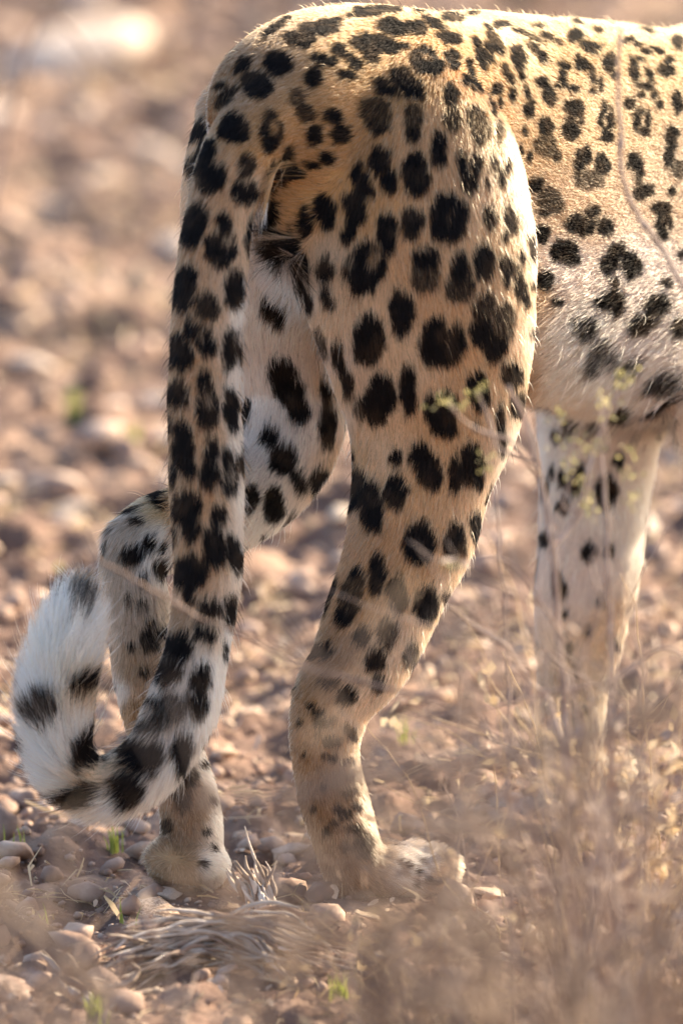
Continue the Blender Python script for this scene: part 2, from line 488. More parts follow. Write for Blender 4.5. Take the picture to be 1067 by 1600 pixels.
# skull, cheeks, muzzle and ears beyond the frame
hp = P(*S(1.0, 150, 1, 1)[:3])
ball(mb, hp, .095, .078, .08, yaw)
for s in (-1, 1):
    ball(mb, hp + lv * s * .058 + np.array([0, 0, .072]) - hv * .015, .016, .028, .032, yaw)
    ball(mb, hp + lv * s * .03 + hv * .125 + np.array([0, 0, -.028]), .035, .024, .026, yaw)
raw = mb.build('body_raw')
rm = raw.modifiers.new('r', 'REMESH'); rm.mode = 'VOXEL'; rm.voxel_size = .0052
sm = raw.modifiers.new('s', 'SMOOTH'); sm.iterations = 5; sm.factor = .5
dg = bpy.context.evaluated_depsgraph_get()
ev = raw.evaluated_get(dg)
bme = bpy.data.meshes.new_from_object(ev)
bpy.data.objects.remove(raw)
bme.name = 'body'
nV = len(bme.vertices)
BV = np.empty(nV * 3); bme.vertices.foreach_get('co', BV); BV = BV.reshape(-1, 3)
# keep the pads on the ground
low = BV[:, 2] < .0
BV[low, 2] = BV[low, 2] * .15
# muscle relief
bme.vertices.foreach_set('co', BV.astype(np.float32).ravel()); bme.update()
BN = np.empty(nV * 3); bme.vertices.foreach_get('normal', BN); BN = BN.reshape(-1, 3)
BV = BV + BN * (.003 * fbm(BV * 11, 2, 77))[:, None]
bme.vertices.foreach_set('co', BV.astype(np.float32).ravel()); bme.update()
bme.calc_loop_triangles()
TRI = np.empty(len(bme.loop_triangles) * 3, np.int32); bme.loop_triangles.foreach_get('vertices', TRI); TRI = TRI.reshape(-1, 3)
bvh = BVHTree.FromPolygons([tuple(v) for v in BV], [tuple(t) for t in TRI])

# which limb, how far along, flow direction (per vertex)
names = list(LIMBS)
best = np.full(nV, 1e9); lid = np.zeros(nV, int)
flow_acc = np.zeros((nV, 3)); wsum = np.zeros(nV)
for li, nm in enumerate(names):
    for (p, t, rmin, rmax) in LIMBS[nm]:
        tt = -t if nm == 'torso' else t        # torso hair lies towards the tail, limb hair downwards
        d = np.full(nV, 1e9); ti = np.zeros(nV, int)
        bias = .82 if nm == 'torso' else 1
        for i in range(len(p)):
            dv = np.linalg.norm(BV - p[i], axis=1) / (.5 * (rmin[i] + rmax[i])) * bias
            m = dv < d; d[m] = dv[m]; ti[m] = i
        w = np.exp(-6 * (d - .6))
        flow_acc += tt[ti] * w[:, None]; wsum += w
        m = d < best; best[m] = d[m]; lid[m] = li
flow = unit(flow_acc)
FLOW = unit(flow - BN * np.sum(flow * BN, 1, keepdims=True))

# seen from the photograph's side?
vis = np.zeros(nV, bool)
tocam = unit(CAM - BV)
facing = np.sum(tocam * BN, 1)
vpx, vpy = proj(BV)
for i in np.nonzero((facing > 0.03) & (vpx < 1090 + 14 * fbm(BV * 40, 2, 6)))[0]:
    hit = bvh.ray_cast(Vector(BV[i] + BN[i] * .006 + tocam[i] * .006), Vector(tocam[i]))
    vis[i] = hit[0] is None

# ------------------------------------------------------------------ coat pattern
# dark marks: (x, y, rx, ry, angle[, strength]) in tiles (x0, y0, scale)
TA = (230, 0, 2.481, [
 (505,105,66,15,-38),(375,255,45,20,-38),(285,330,28,12,-25),(595,150,62,26,10),(670,108,80,28,-5),(840,52,70,20,-5),(940,30,50,18,0),
 (510,245,55,45,0),(690,235,50,30,15),(430,330,62,48,15),(310,375,52,26,-50,.75),(650,300,30,36,0),(775,292,40,18,15),(750,200,34,20,35),(802,240,36,20,42),
 (865,212,30,45,-35),(910,170,72,34,25),(965,105,75,30,5),(1045,110,40,25,10),(825,165,40,22,20),(925,340,58,24,38),(1010,320,86,40,45),
 (580,380,26,38,0,.8),(612,440,38,30,20,.9),(885,440,58,70,-25,.55),(895,490,55,25,15,.9),(720,450,38,28,0),(655,520,28,45,20),(750,520,35,38,20),
 (340,500,58,56,0),(480,510,45,75,0),(495,490,15,28,0,-.7),(700,610,33,22,10),(640,640,30,14,5),(205,505,26,48,25),(225,610,34,75,20),(255,685,48,65,25),
 (385,640,30,45,0),(385,735,48,48,0),(385,695,20,14,0,-.6),(540,640,22,80,12),(487,690,14,62,3),(180,640,14,48,10),(480,830,28,55,20),
 (900,620,45,50,-10),(938,700,33,56,-5),(1040,680,48,85,-5),(838,705,34,72,-25),(800,785,46,42,35),(780,900,27,50,25),(815,840,28,50,20),(690,815,42,72,-10),
 (610,860,27,68,0),(553,905,10,35,0,.8),(930,900,38,78,-5),(1022,860,42,62,-8),(185,870,48,90,15),(300,860,30,40,0),(290,960,60,70,0),(312,925,20,22,0,-.6),
 (410,900,27,80,5),(497,965,45,62,0),(850,1035,78,95,8),(880,1000,16,45,20,-.45),(790,1010,16,30,20,-.3),(700,1040,40,45,0),(605,1040,24,60,-5),(622,1130,17,70,-12),(705,1150,24,45,-20),
 (150,1110,46,98,8),(335,1120,36,78,5),(390,1130,9,60,5),(235,1190,42,52,-20),(130,900,10,60,8),(420,1060,0.1,0.1,0)])
TC = (230, 400, 2.481, [
 (182,282,32,42,-25),(228,330,38,46,0),(215,300,16,16,0,-.5),(130,370,42,74,-8),(313,355,22,80,0),(350,340,10,62,0),(225,500,30,65,0),(235,590,42,66,-5),(228,540,14,36,0,-.5),
 (120,525,36,60,0),(320,590,27,95,-3),(380,600,22,44,0),(90,640,12,40,0),(62,715,18,70,28),(148,745,40,108,-8),(250,750,26,44,0),(240,850,32,58,0),
 (312,830,26,96,-3),(318,840,10,30,0,-.4),(368,800,20,60,-5),(105,840,12,50,0),(160,970,55,68,0),(170,1050,32,50,0),(275,1000,26,40,0),(258,1120,40,86,-10),(108,1080,12,42,0),
 (330,1150,26,70,-10),(22,870,12,34,45),(62,935,50,48,35),(15,1110,14,35,0),(78,1130,32,28,0),
 (490,215,62,34,40),(518,440,54,48,20),(555,520,58,60,0),(585,585,42,62,-10),(475,695,36,42,0),(530,785,54,60,0),(585,865,28,45,-15),(675,870,46,62,0),
 (490,955,36,68,-3),(400,945,28,60,5),(395,1190,28,60,0),(570,1045,36,54,0,.75),(630,1045,20,50,20),(453,1095,13,24,0),(680,330,20,60,-10,.5),(690,500,22,64,0),(697,650,28,95,0),
 (750,385,26,58,-5),(778,480,26,65,-5),(860,320,60,95,0),(985,215,40,95,-5),(900,550,58,100,8),(1010,515,32,98,0),(830,590,25,40,0,.5),(790,770,20,45,0),
 (815,900,44,85,0),(875,970,40,100,0),(965,780,25,30,0),(965,910,42,70,0),(895,1205,28,55,0),(815,1225,22,20,0)])
TD = (600, 400, 2.285, [
 (268,45,36,52,0),(268,105,54,50,0,.75),(355,20,36,62,0),(435,40,24,42,0),(478,100,13,62,5),(500,155,11,36,0),(570,85,28,34,0),(525,100,14,14,0),
 (65,200,38,85,-3),(185,268,42,52,15),(160,330,36,52,0),(258,300,32,62,0),(215,355,60,38,0),(350,185,34,58,15,.7),(345,260,36,54,10),(420,235,36,70,10,.6),(395,325,38,50,15),
 (450,420,37,42,0),(330,480,38,65,-8),(185,545,44,66,-15),(222,535,36,58,0),(215,605,44,36,0),(475,525,26,52,15),(415,590,13,60,0),(420,665,10,36,0),(330,600,11,14,0),
 (150,745,46,86,-25),(255,770,24,70,0),(308,745,42,72,8),(330,790,22,40,0),(125,1020,54,80,0),(250,1030,38,76,0),(325,940,18,40,0),(325,985,12,42,0),(380,850,10,45,10),
 (783,160,36,30,0),(828,152,28,46,0),(965,165,48,35,0),(915,235,55,30,-15),(1050,245,30,30,0),(725,250,30,40,-20,.7),(750,350,30,60,25,.5),(800,330,22,50,-25,.4),(690,250,14,40,-20,.5),
 (870,380,50,20,-40,.6),(1000,430,70,36,-10,.7),(670,590,20,30,0),(745,598,24,25,0),(995,515,60,12,-18),(1005,570,50,13,25),(865,535,30,30,0),(885,630,12,12,0),(978,632,12,10,0),
 (790,840,38,54,0),(690,800,26,60,10),(600,765,11,25,0),(580,1005,22,28,0),(728,1055,22,30,0),(640,800,18,30,0),(580,830,9,30,0)])
TB = (600, 0, 2.285, [
 (150,218,62,45,30),(150,200,20,8,30,-.4),(10,170,30,25,0),(255,62,42,17,10),(325,45,18,10,0),(175,30,40,12,15),(180,82,42,13,18),(225,130,45,18,18),(260,142,18,18,0),(412,92,20,20,0),
 (330,150,14,20,-30),(350,210,17,45,-22),(375,190,9,40,-22),(245,212,24,42,-22),(320,280,13,52,-15),(295,288,18,20,0),(400,150,14,52,-38),(240,340,27,40,0),(240,430,26,42,0,.6),
 (102,420,27,50,0,.6),(102,478,26,28,0),(195,530,27,62,-3),(335,450,34,68,-10,.65),(405,320,20,25,0),(415,370,9,20,0),(383,375,9,35,-10),(450,280,14,26,-20),(462,335,9,20,0),(410,470,13,40,0,.7),
 (480,210,28,45,-12),(565,205,18,24,-20),(540,175,30,11,40),(600,140,42,9,22),(530,130,50,8,32,.8),(520,390,19,28,0),(512,335,8,25,-20),(565,295,22,26,0),(590,345,18,36,-10),
 (645,235,26,16,20),(640,280,11,36,0),(672,315,22,15,0),(680,130,28,17,20),(705,230,16,30,-25),(740,270,9,36,-15),(770,300,10,26,0),(745,325,14,12,0),(740,162,42,14,12),(735,180,34,8,25),(805,225,22,32,10),
 (675,385,32,28,0),(665,465,32,30,0),(698,400,11,40,0),(665,425,20,16,0,.6),(780,410,11,50,3),(812,430,9,50,0),(795,490,26,17,0),(890,250,14,55,-15),(930,312,28,12,10),(945,275,9,30,-20),(915,215,20,8,20),
 (1010,250,34,22,0),(965,340,13,16,0),(875,370,20,20,0),(900,430,11,42,0),(930,470,20,18,0),(940,430,9,38,0),(915,400,14,10,0),(1045,360,16,42,0),(1050,145,24,22,0),(575,455,24,32,0),
 (575,520,34,44,0,.3),(715,555,24,28,20),(690,590,14,22,0,.6),(780,590,24,38,0),(730,640,54,36,0,.35),(898,582,26,34,0),(925,685,36,26,-25),(905,640,12,22,0,.6),(1025,490,22,42,0),(1012,560,16,36,0),(1050,605,28,36,0,.8),
 (385,580,11,28,0),(440,585,9,25,0),(410,630,12,36,0),(365,655,9,14,0),(280,590,18,42,-8),(298,645,22,48,-22),(330,590,16,44,0),(115,625,47,78,-8),
 (225,715,42,30,0),(190,785,28,62,0),(268,780,30,62,0),(230,835,46,28,0),(232,775,26,50,0,.75),(372,775,22,44,0,.75),(445,780,20,58,-12),(430,842,9,26,0),(465,800,8,40,0,.8),
 (540,660,30,25,-20),(595,715,46,40,0,.5),(590,755,50,10,-5,.9),(560,835,27,34,0),(645,905,52,46,15),(520,880,13,50,0),(700,805,50,32,5),(742,755,28,20,0),(792,810,27,28,0),(745,790,18,14,0,.5),
 (990,750,34,24,0),(985,800,14,30,0),(990,845,26,20,0),(1015,790,9,36,0),(830,900,28,40,20),(798,950,26,34,0),(878,945,36,48,0),(835,950,14,18,0,.4),
 (150,920,46,40,0),(145,990,50,60,0,.6),(1060,910,15,20,0),(860,150,14,8,0),(905,160,20,10,10),(940,190,16,8,0),(975,180,28,8,20),(820,80,10,8,0),(945,110,24,7,20),(990,240,12,12,0)])
TE = (0, 780, 2.481, [
 (745,275,58,74,5),(740,378,28,26,0),(815,420,40,38,10),(885,430,20,55,0),(870,580,14,30,0),(700,565,50,62,25),(660,665,46,48,10),(775,690,36,55,0),(755,790,38,48,0),
 (800,510,44,30,30),(655,800,56,52,15,.85),(600,870,52,30,0,.8),(560,990,82,64,12),(505,955,40,20,-10),(700,940,42,54,10),(690,1010,28,42,0),(490,1110,60,60,0),(430,1020,20,20,0,.6),
 (300,1140,85,36,-8),(250,1160,40,26,-20),(330,970,48,92,22),(325,725,78,42,8),(175,800,48,60,20,.85),(375,562,52,20,8),(308,390,20,50,14,.8),(345,372,20,30,20,.6),
 (500,45,46,11,-8),(535,85,25,16,30),(420,120,13,10,0),(575,170,17,36,15),(515,218,42,34,0),(404,195,13,22,15,.8),(650,190,30,28,0),(635,270,44,32,20),(555,315,22,22,0),
 (555,410,20,18,0,.8),(585,475,26,20,20),(635,515,34,24,20),(580,560,36,40,0,.55),(660,580,24,30,0,.6),(630,620,18,18,0),(790,1030,16,13,0),(830,1058,10,13,0),(855,1130,12,20,-20),(825,1163,10,11,0),
 (690,1110,34,60,0,.5),(660,640,22,20,0,.7),(440,720,8,30,0,.5),(450,790,7,20,0,.6)])
TF = (400, 850, 2.481, [
 (470,125,32,75,5),(548,200,36,68,-5),(655,230,46,72,10),(742,195,22,22,0),(370,200,38,105,15,.8),(350,280,36,40,0),(290,180,16,85,12),(412,362,34,30,10),(515,345,34,50,0,.7),
 (460,445,38,46,0),(250,412,52,32,-8),(225,430,40,14,0),(600,425,26,50,12,.85),(470,540,26,34,0,.9),(350,590,34,40,0),(280,535,42,18,22),(365,730,34,20,50),(155,550,20,8,-15),
 (212,628,16,10,0),(238,655,28,12,0),(265,690,40,16,-5),(288,765,30,20,0),(265,825,14,10,0),(355,850,26,12,0),(360,965,30,12,0),(433,960,12,18,0),(390,1018,24,14,0),(350,1050,28,16,0,.7),
 (380,1110,38,16,0,.6),(420,1170,40,50,0,.35),(580,1250,12,12,0,.8),(650,1230,9,7,0,.6),(700,1312,34,9,-20,.8),(622,1310,10,18,0,.7),(660,1300,8,14,0,.5),(300,1090,20,10,0,.5)])
TH = (0, 0, 1, [(765,45,9,4,20),(790,38,8,4,15),(812,50,10,4,15),(770,75,5,10,-20),(788,108,5,12,-20),(800,150,5,11,-12),(815,120,5,8,-20),(845,42,10,3,10),(868,28,9,3,8),(905,38,10,4,10),
 (935,48,8,4,12),(985,62,9,4,12),(1010,82,8,5,12),(1045,95,8,6,0),(1060,75,6,4,0),(1000,150,7,5,0),(1030,165,6,8,0),(960,118,5,5,0),(925,118,5,7,-20),(945,205,6,6,0),(870,245,7,10,0,.7),(905,260,9,5,0),(1000,270,6,8,0),
 (1050,300,7,7,0),(820,205,4,9,0),(828,245,4,9,0),(835,290,4,8,0),(812,235,4,8,-10),(870,135,6,5,0),(700,30,9,4,15),(740,22,9,4,12),(660,18,12,4,5),(630,72,10,5,10),(575,60,12,5,5),(520,35,14,4,-15),(705,95,6,10,-25),
 (735,100,5,12,-25),(745,215,4,9,0),(745,255,5,9,0),(775,200,4,10,-5),(790,265,4,8,0),(590,208,7,6,0),(560,300,7,6,0),(820,470,5,9,0),(828,520,4,8,0),(812,400,5,12,0),(790,440,5,8,0),(960,440,9,7,0),(1040,440,10,8,0),(870,470,9,6,0),
 (497,1150,5,4,0),(520,1185,7,5,0),(545,1215,8,5,20),(505,1230,6,5,0),(530,1265,9,6,10),(560,1300,8,6,0),(510,1300,7,6,0),(540,1325,9,7,0),(470,1130,5,4,0),(475,1180,4,4,0),(490,1265,5,4,0),
 (334,1190,6,5,0),(336,1212,5,6,0),(345,1240,5,8,-20),(333,1252,5,5,0),(322,1300,7,5,0),(335,1325,6,5,20),(318,1350,8,5,0),(300,1215,10,14,0,.8),(285,1250,12,18,0,.8),(262,1290,9,12,0,.8),
 (640,1352,4,6,0),(655,1362,4,7,0),(672,1375,4,6,20),(628,1348,4,4,0),(662,1345,3,3,0),(230,990,8,10,0),(205,1010,6,5,0),(225,1050,7,6,0),(200,935,6,7,0),(240,1090,7,6,0),
 (880,790,9,12,0),(965,720,9,12,0),(870,900,7,9,0),(950,860,8,12,0),(940,940,7,10,0),(880,960,6,8,0),(960,1010,6,8,0),(900,1040,8,9,0),(870,680,8,10,0),(950,1070,7,8,0)])
TG = (700, 850, 2.907, [
 (635,30,24,38,0),(515,200,29,38,0),(365,400,18,30,0),(395,475,18,26,0),(525,508,26,26,0),(530,458,28,36,0,.6),(410,90,8,50,0),(637,400,15,24,0),(605,755,25,25,0),(575,610,14,20,0)])
spots = []
for (x0, y0, s, L) in (TA, TC, TD, TB, TE, TF, TG, TH):
    for q in L:
        spots.append((x0 + q[0] / s, y0 + q[1] / s, max(1, q[2] / s), max(1, q[3] / s), math.radians(q[4]), q[5] if len(q) > 5 else 1.0))
tp, tr_, trd, = limb(tail)
tpx, tpy = proj(tp)
tr_px = tr_ / (KPX * 12)
spot_on_tail = []
for (x, y, *_r) in spots:
    d = np.hypot(tpx - x, tpy - y) / tr_px
    spot_on_tail.append(d.min() < 1.22)

def spot_mask(px, py, tailness, pos):
    """darkness 0..1 of the coat at projected positions (visible side)"""
    n = len(px)
    wob = np.stack([px, py, np.zeros(n)], -1)
    wx = 5.5 * fbm(wob / 17, 3, 31) + 2.0 * vnoise(wob / 4, 35)
    wy = 6.0 * fbm(wob / 17, 3, 47) + 3.0 * vnoise(wob / 4, 39)
    dark = np.zeros(n); cut = np.zeros(n)
    for k, (x, y, rx, ry, a, st) in enumerate(spots):
        if 0 < st < .8: st = .55 + .45 * st
        g = 1.8 if max(rx, ry) > 12 else .8
        rx = rx + g; ry = ry + g
        R = max(rx, ry) * 1.4 + 4
        m = np.nonzero((np.abs(px - x) < R) & (np.abs(py - y) < R))[0]
        if y > 330 and not (y > 1000 and False):
            m = m[tailness[m] == spot_on_tail[k]]
        if not len(m): continue
        q = min(1, max(rx, ry) / 20)
        dx = px[m] + wx[m] * q - x; dy = py[m] + wy[m] * q - y
        u = (dx * math.cos(a) + dy * math.sin(a)) / rx; v = (-dx * math.sin(a) + dy * math.cos(a)) / ry
        d = (np.hypot(u, v) - 1) * min(rx, ry)
        f = np.clip(.5 - d / 3.2, 0, 1)
        if st < 0: cut[m] = np.maximum(cut[m], f * -st)
        else: dark[m] = np.maximum(dark[m], f * st)
    return dark * (1 - cut)

# far side: scattered rosettes in 3-D
hid = np.nonzero(~vis)[0]
perm = rng.permutation(hid)
centres = []
kd = KDTree(6000)
kd.balance()
cell = {}
for i in perm:
    p = BV[i]; k = tuple((p / .036).astype(int)); ok = True
    for dx in (-1, 0, 1):
        for dy in (-1, 0, 1):
            for dz in (-1, 0, 1):
                for q in cell.get((k[0] + dx, k[1] + dy, k[2] + dz), ()):
                    if (q[0] - p[0]) ** 2 + (q[1] - p[1]) ** 2 + (q[2] - p[2]) ** 2 < .034 ** 2: ok = False
    if ok:
        cell.setdefault(k, []).append(p); centres.append(p)
kd = KDTree(len(centres))
for i, c in enumerate(centres): kd.insert(Vector(c), i)
kd.balance()
crad = rng.uniform(.008, .0135, len(centres))
def hidden_mask(pos):
    q = pos + .004 * np.stack([fbm(pos * 90, 2, 3), fbm(pos * 90, 2, 4), fbm(pos * 90, 2, 5)], -1)
    out = np.zeros(len(pos))
    for i in range(len(pos)):
        c, k, d = kd.find(q[i])
        ring = 1 - .6 * (crad[k] > .0115) * (d < crad[k] * .4)
        out[i] = min(1, max(0, .5 + (crad[k] - d) / .002)) * ring
    return out

TAN = (.46, .27, .125); GOLD = (.52, .32, .145); CREAM = (.66, .50, .34); WHITE = (.80, .72, .65); PINKW = (.74, .63, .56); GREY = (.44, .35, .27); BRN = (.38, .235, .13)
base_body = [(600,60,GOLD),(720,60,GOLD),(640,130,TAN),(400,120,BRN),(450,220,TAN),(560,230,TAN),(520,300,GOLD),(430,290,GOLD),(480,330,GOLD),(560,320,GOLD),(660,220,(.53, .35, .20)),(620,400,(.55, .36, .20)),(560,450,(.62, .45, .29)),
 (520,500,CREAM),(500,400,CREAM),(520,600,CREAM),(680,470,(.53, .35, .20)),(640,560,CREAM),(700,660,(.55, .38, .22)),(600,700,CREAM),(560,720,(.57, .39, .22)),(740,560,(.55, .37, .21)),(780,400,(.57, .39, .22)),(820,450,(.60, .42, .25)),(820,600,(.60, .42, .25)),
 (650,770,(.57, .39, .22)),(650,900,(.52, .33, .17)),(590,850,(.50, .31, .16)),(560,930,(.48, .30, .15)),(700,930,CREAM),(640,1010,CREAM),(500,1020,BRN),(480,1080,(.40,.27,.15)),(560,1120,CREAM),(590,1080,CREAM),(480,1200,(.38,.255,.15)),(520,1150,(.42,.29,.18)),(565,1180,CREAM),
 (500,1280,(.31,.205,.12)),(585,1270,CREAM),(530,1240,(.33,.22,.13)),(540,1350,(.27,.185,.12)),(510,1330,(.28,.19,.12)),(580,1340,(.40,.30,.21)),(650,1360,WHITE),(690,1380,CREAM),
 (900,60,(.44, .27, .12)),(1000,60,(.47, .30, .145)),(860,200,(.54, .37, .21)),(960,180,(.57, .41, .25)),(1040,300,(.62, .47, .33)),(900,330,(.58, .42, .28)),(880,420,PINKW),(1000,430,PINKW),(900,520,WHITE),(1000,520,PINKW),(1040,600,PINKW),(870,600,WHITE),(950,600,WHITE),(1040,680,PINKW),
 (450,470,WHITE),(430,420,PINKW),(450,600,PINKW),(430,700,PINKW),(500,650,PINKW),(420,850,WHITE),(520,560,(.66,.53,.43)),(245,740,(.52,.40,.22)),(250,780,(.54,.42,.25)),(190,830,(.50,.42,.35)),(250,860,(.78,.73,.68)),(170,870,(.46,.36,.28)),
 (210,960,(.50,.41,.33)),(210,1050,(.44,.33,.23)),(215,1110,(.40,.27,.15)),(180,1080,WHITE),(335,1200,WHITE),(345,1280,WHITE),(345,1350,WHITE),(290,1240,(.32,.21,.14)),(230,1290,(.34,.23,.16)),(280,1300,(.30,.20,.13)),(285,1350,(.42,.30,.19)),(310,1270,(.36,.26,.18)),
 (860,700,WHITE),(930,700,PINKW),(900,900,PINKW),(960,1000,CREAM),(920,1120,(.62,.50,.36)),(990,820,WHITE)]
base_tail = [(450,120,BRN),(390,150,BRN),(400,230,TAN),(330,200,TAN)]
for y in (280, 380, 480, 580, 680, 780, 880):
    cx = np.interp(y, tpy[6:60], tpx[6:60])
    base_tail += [(cx - 52, y, (.43, .27, .15)), (cx - 28, y, (.47, .29, .16)), (cx, y, (.50, .32, .18)), (cx + 22, y, (.56, .40, .26)), (cx + 44, y, (.74, .64, .54)), (cx + 58, y, WHITE)]
base_tail = [b for b in base_tail if not (b[1] < 400 and b[2][0] > .7)] + [(430, 320, (.6, .45, .3)), (395, 380, CREAM)]
base_tail += [(270,960,BRN),(330,980,CREAM),(360,980,WHITE),(280,1040,(.62,.52,.43)),(340,1060,WHITE),(250,1120,(.62,.5,.4)),(320,1130,WHITE),(200,1180,CREAM),(270,1210,WHITE),(180,1260,WHITE),(150,1210,CREAM),(110,1150,WHITE),
 (80,1000,(.94,.85,.75)),(110,930,(.9,.83,.76)),(150,1000,(.9,.84,.77)),(50,1080,(.92,.86,.79)),(140,1080,CREAM),(60,1180,(.88,.81,.74))]
def idw(px, py, pts):
    A = np.array([(p[0], p[1]) for p in pts], float); C = np.array([p[2] for p in pts])
    out = np.zeros((len(px), 3))
    for s in range(0, len(px), 20000):
        d2 = (px[s:s + 20000, None] - A[None, :, 0]) ** 2 + (py[s:s + 20000, None] - A[None, :, 1]) ** 2
        w = 1 / (d2 + 120) ** 2
        out[s:s + 20000] = (w @ C) / w.sum(1, keepdims=True)
    return out
belly_up = lambda nz: np.clip((nz + .15) / .7, 0, 1)
TAIL_ID = names.index('tail')
def coat(pos, nrm, visible, limb_id):
    n = len(pos)
    px, py = proj(pos)
    tl = limb_id == TAIL_ID
    base = np.zeros((n, 3)); dark = np.zeros(n)
    a = visible
    if a.any():
        b = np.zeros((a.sum(), 3)); ta = tl[a]
        pa, qa = px[a], py[a]
        if ta.any(): b[ta] = idw(pa[ta], qa[ta], base_tail)
        if (~ta).any(): b[~ta] = idw(pa[~ta], qa[~ta], base_body)
        base[a] = b
        dark[a] = spot_mask(pa, qa, ta, pos[a])
    h = ~a
    if h.any():
        t = belly_up(nrm[h, 2])[:, None]
        base[h] = np.array(WHITE) * (1 - t) + np.array(TAN) * t
        ht = h & tl & (pos[:, 2] > .25)
        base[ht] = (.52, .36, .22)
        dark[h] = hidden_mask(pos[h])
    base *= (1 + .10 * fbm(pos * 60, 2, 8))[:, None]
    tors = (limb_id == names.index('torso'))[:, None]
    sat = np.clip((.46 - base[:, 2:3]) / .25, 0, 1) * np.where(tors & (px[:, None] > 800), .3, 1)
    base = base * np.where(base[:, 0:1] > .47, 1.15, 1.03)
    base = base * (1 + sat * (np.array([1.05, .93, .80]) - 1))
    return base, dark
BLACK = np.array([.009, .0075, .008])

# skin material
m_skin, N, L, B = new_mat('skin')
at = N.new('ShaderNodeAttribute'); at.attribute_name = 'coat'
L.new(at.outputs['Color'], B.inputs['Base Color'])
B.inputs['Roughness'].default_value = .9
B.inputs['Specular IOR Level'].default_value = .1
bme.materials.clear(); bme.materials.append(m_skin)
bme.polygons.foreach_set('use_smooth', [True] * len(bme.polygons))
vb, vd = coat(BV, BN, vis, lid)
vc = vb * (1 - vd[:, None]) * .8 + BLACK * vd[:, None]
ca = bme.attributes.new('coat', 'FLOAT_COLOR', 'POINT')
ca.data.foreach_set('color', np.concatenate([vc, np.ones((nV, 1))], 1).astype(np.float32).ravel())

leopard = bpy.data.objects.new('leopard', None); COL.objects.link(leopard)
leopard.location = (0.05, .1, 0)
tag(leopard, 'spotted leopard walking away with its long white-tipped tail curled at the end', 'leopard')
def adopt(o, parent=leopard):
    o.parent = parent
    o.matrix_parent_inverse = Matrix.Translation(-Vector(leopard.location))
    return o
body = bpy.data.objects.new('body', bme); COL.objects.link(body); adopt(body)

# ------------------------------------------------------------------ fur
m_fur = bpy.data.materials.new('fur'); m_fur.use_nodes = True
N = m_fur.node_tree.nodes; L = m_fur.node_tree.links; N.clear()
out = N.new('ShaderNodeOutputMaterial')
hb = N.new('ShaderNodeBsdfHairPrincipled'); hb.model = 'CHIANG'; hb.parametrization = 'COLOR'
hb.inputs['Roughness'].default_value = .42; hb.inputs['Radial Roughness'].default_value = .55
hb.inputs['Coat'].default_value = .0; hb.inputs['Random Roughness'].default_value = .2
at = N.new('ShaderNodeAttribute'); at.attribute_name = 'hcol'
L.new(at.outputs['Color'], hb.inputs['Color'])
df = N.new('ShaderNodeBsdfDiffuse'); L.new(at.outputs['Color'], df.inputs['Color'])
mr = N.new('ShaderNodeMapRange'); mr.inputs[1].default_value = .01; mr.inputs[2].default_value = .25; mr.inputs[3].default_value = .88; mr.inputs[4].default_value = .5
L.new(at.outputs['Color'], mr.inputs[0])
mx = N.new('ShaderNodeMixShader'); L.new(mr.outputs[0], mx.inputs[0])
L.new(hb.outputs[0], mx.inputs[1]); L.new(df.outputs[0], mx.inputs[2]); L.new(mx.outputs[0], out.inputs[0])

A_, B_, C_ = BV[TRI[:, 0]], BV[TRI[:, 1]], BV[TRI[:, 2]]
area = np.linalg.norm(np.cross(B_ - A_, C_ - A_), axis=1) / 2
tv = (vis[TRI].sum(1) >= 1)
tpx_, tpy_ = proj((A_ + B_ + C_) / 3)
inframe = (tpx_ > -60) & (tpx_ < W + 60)
tl = lid[TRI[:, 0]]
dens = np.where(tv & inframe, 1.0, np.where(inframe, .35, .14))
dens = dens * np.where(tl == TAIL_ID, 1.5, 1.0)
w = area * dens; w /= w.sum()
NH = 620000
ti = rng.choice(len(TRI), NH, p=w)
u, v = rng.random(NH), rng.random(NH)
fl_ = u + v > 1; u[fl_] = 1 - u[fl_]; v[fl_] = 1 - v[fl_]
tri = TRI[ti]; bw = np.stack([1 - u - v, u, v], 1)[:, :, None]
root = (BV[tri] * bw).sum(1); nrm = unit((BN[tri] * bw).sum(1)); fd = unit((FLOW[tri] * bw).sum(1))
hv_ = vis[tri].sum(1) >= 2
hl = lid[tri[:, 0]]
hpx, hpy = proj(root)
# length, lift by place
Ln = np.full(NH, .0110); lift = np.full(NH, .48); thick = np.full(NH, .00017)
isT = hl == TAIL_ID
tipness = np.zeros(NH)
tsel = np.nonzero(isT)[0]
tree = KDTree(len(tp))
for i, c in enumerate(tp): tree.insert(Vector(c), i)
tree.balance()
tidx = np.array([tree.find(root[i])[1] for i in tsel]) / (len(tp) - 1)
Ln[tsel] = np.interp(tidx, [0, .15, .45, .62, .78, 1], [.012, .011, .013, .018, .026, .030])
lift[tsel] = np.interp(tidx, [0, .15, .45, .62, .78, 1], [.40, .35, .42, .62, .75, .65])
foot = (~isT) & (root[:, 2] < .17)
Ln[hl == names.index('torso')] = .0090
Ln[foot] = .007; lift[foot] = .7
inner = (~isT) & (hl == names.index('lleg')) & (hpy < 950) & (hpy > 380)
Ln[inner] = .015; lift[inner] = .4
under = (hl == names.index('torso')) & (nrm[:, 2] < -.5)
Ln[under] = .036; lift[under] = .5
flank = (hpx > 835) & (hpy > 400) & (hpy < 720) & (hl == names.index('torso'))
fk = np.clip((hpy[flank] - 420 + 40 * rng.normal(size=flank.sum())) / 170, 0, 1); Ln[flank] = .0078 + .022 * fk; lift[flank] = .5
tback = (hl == names.index('rleg')) & (hpx < 560) & (hpy > 380) & (hpy < 800); Ln[tback] = .014
hbase, hdark = coat(root + (fd * .85 + nrm * .1) * (Ln * .55 + rng.normal(size=NH) * .0013)[:, None], nrm, hv_, hl)
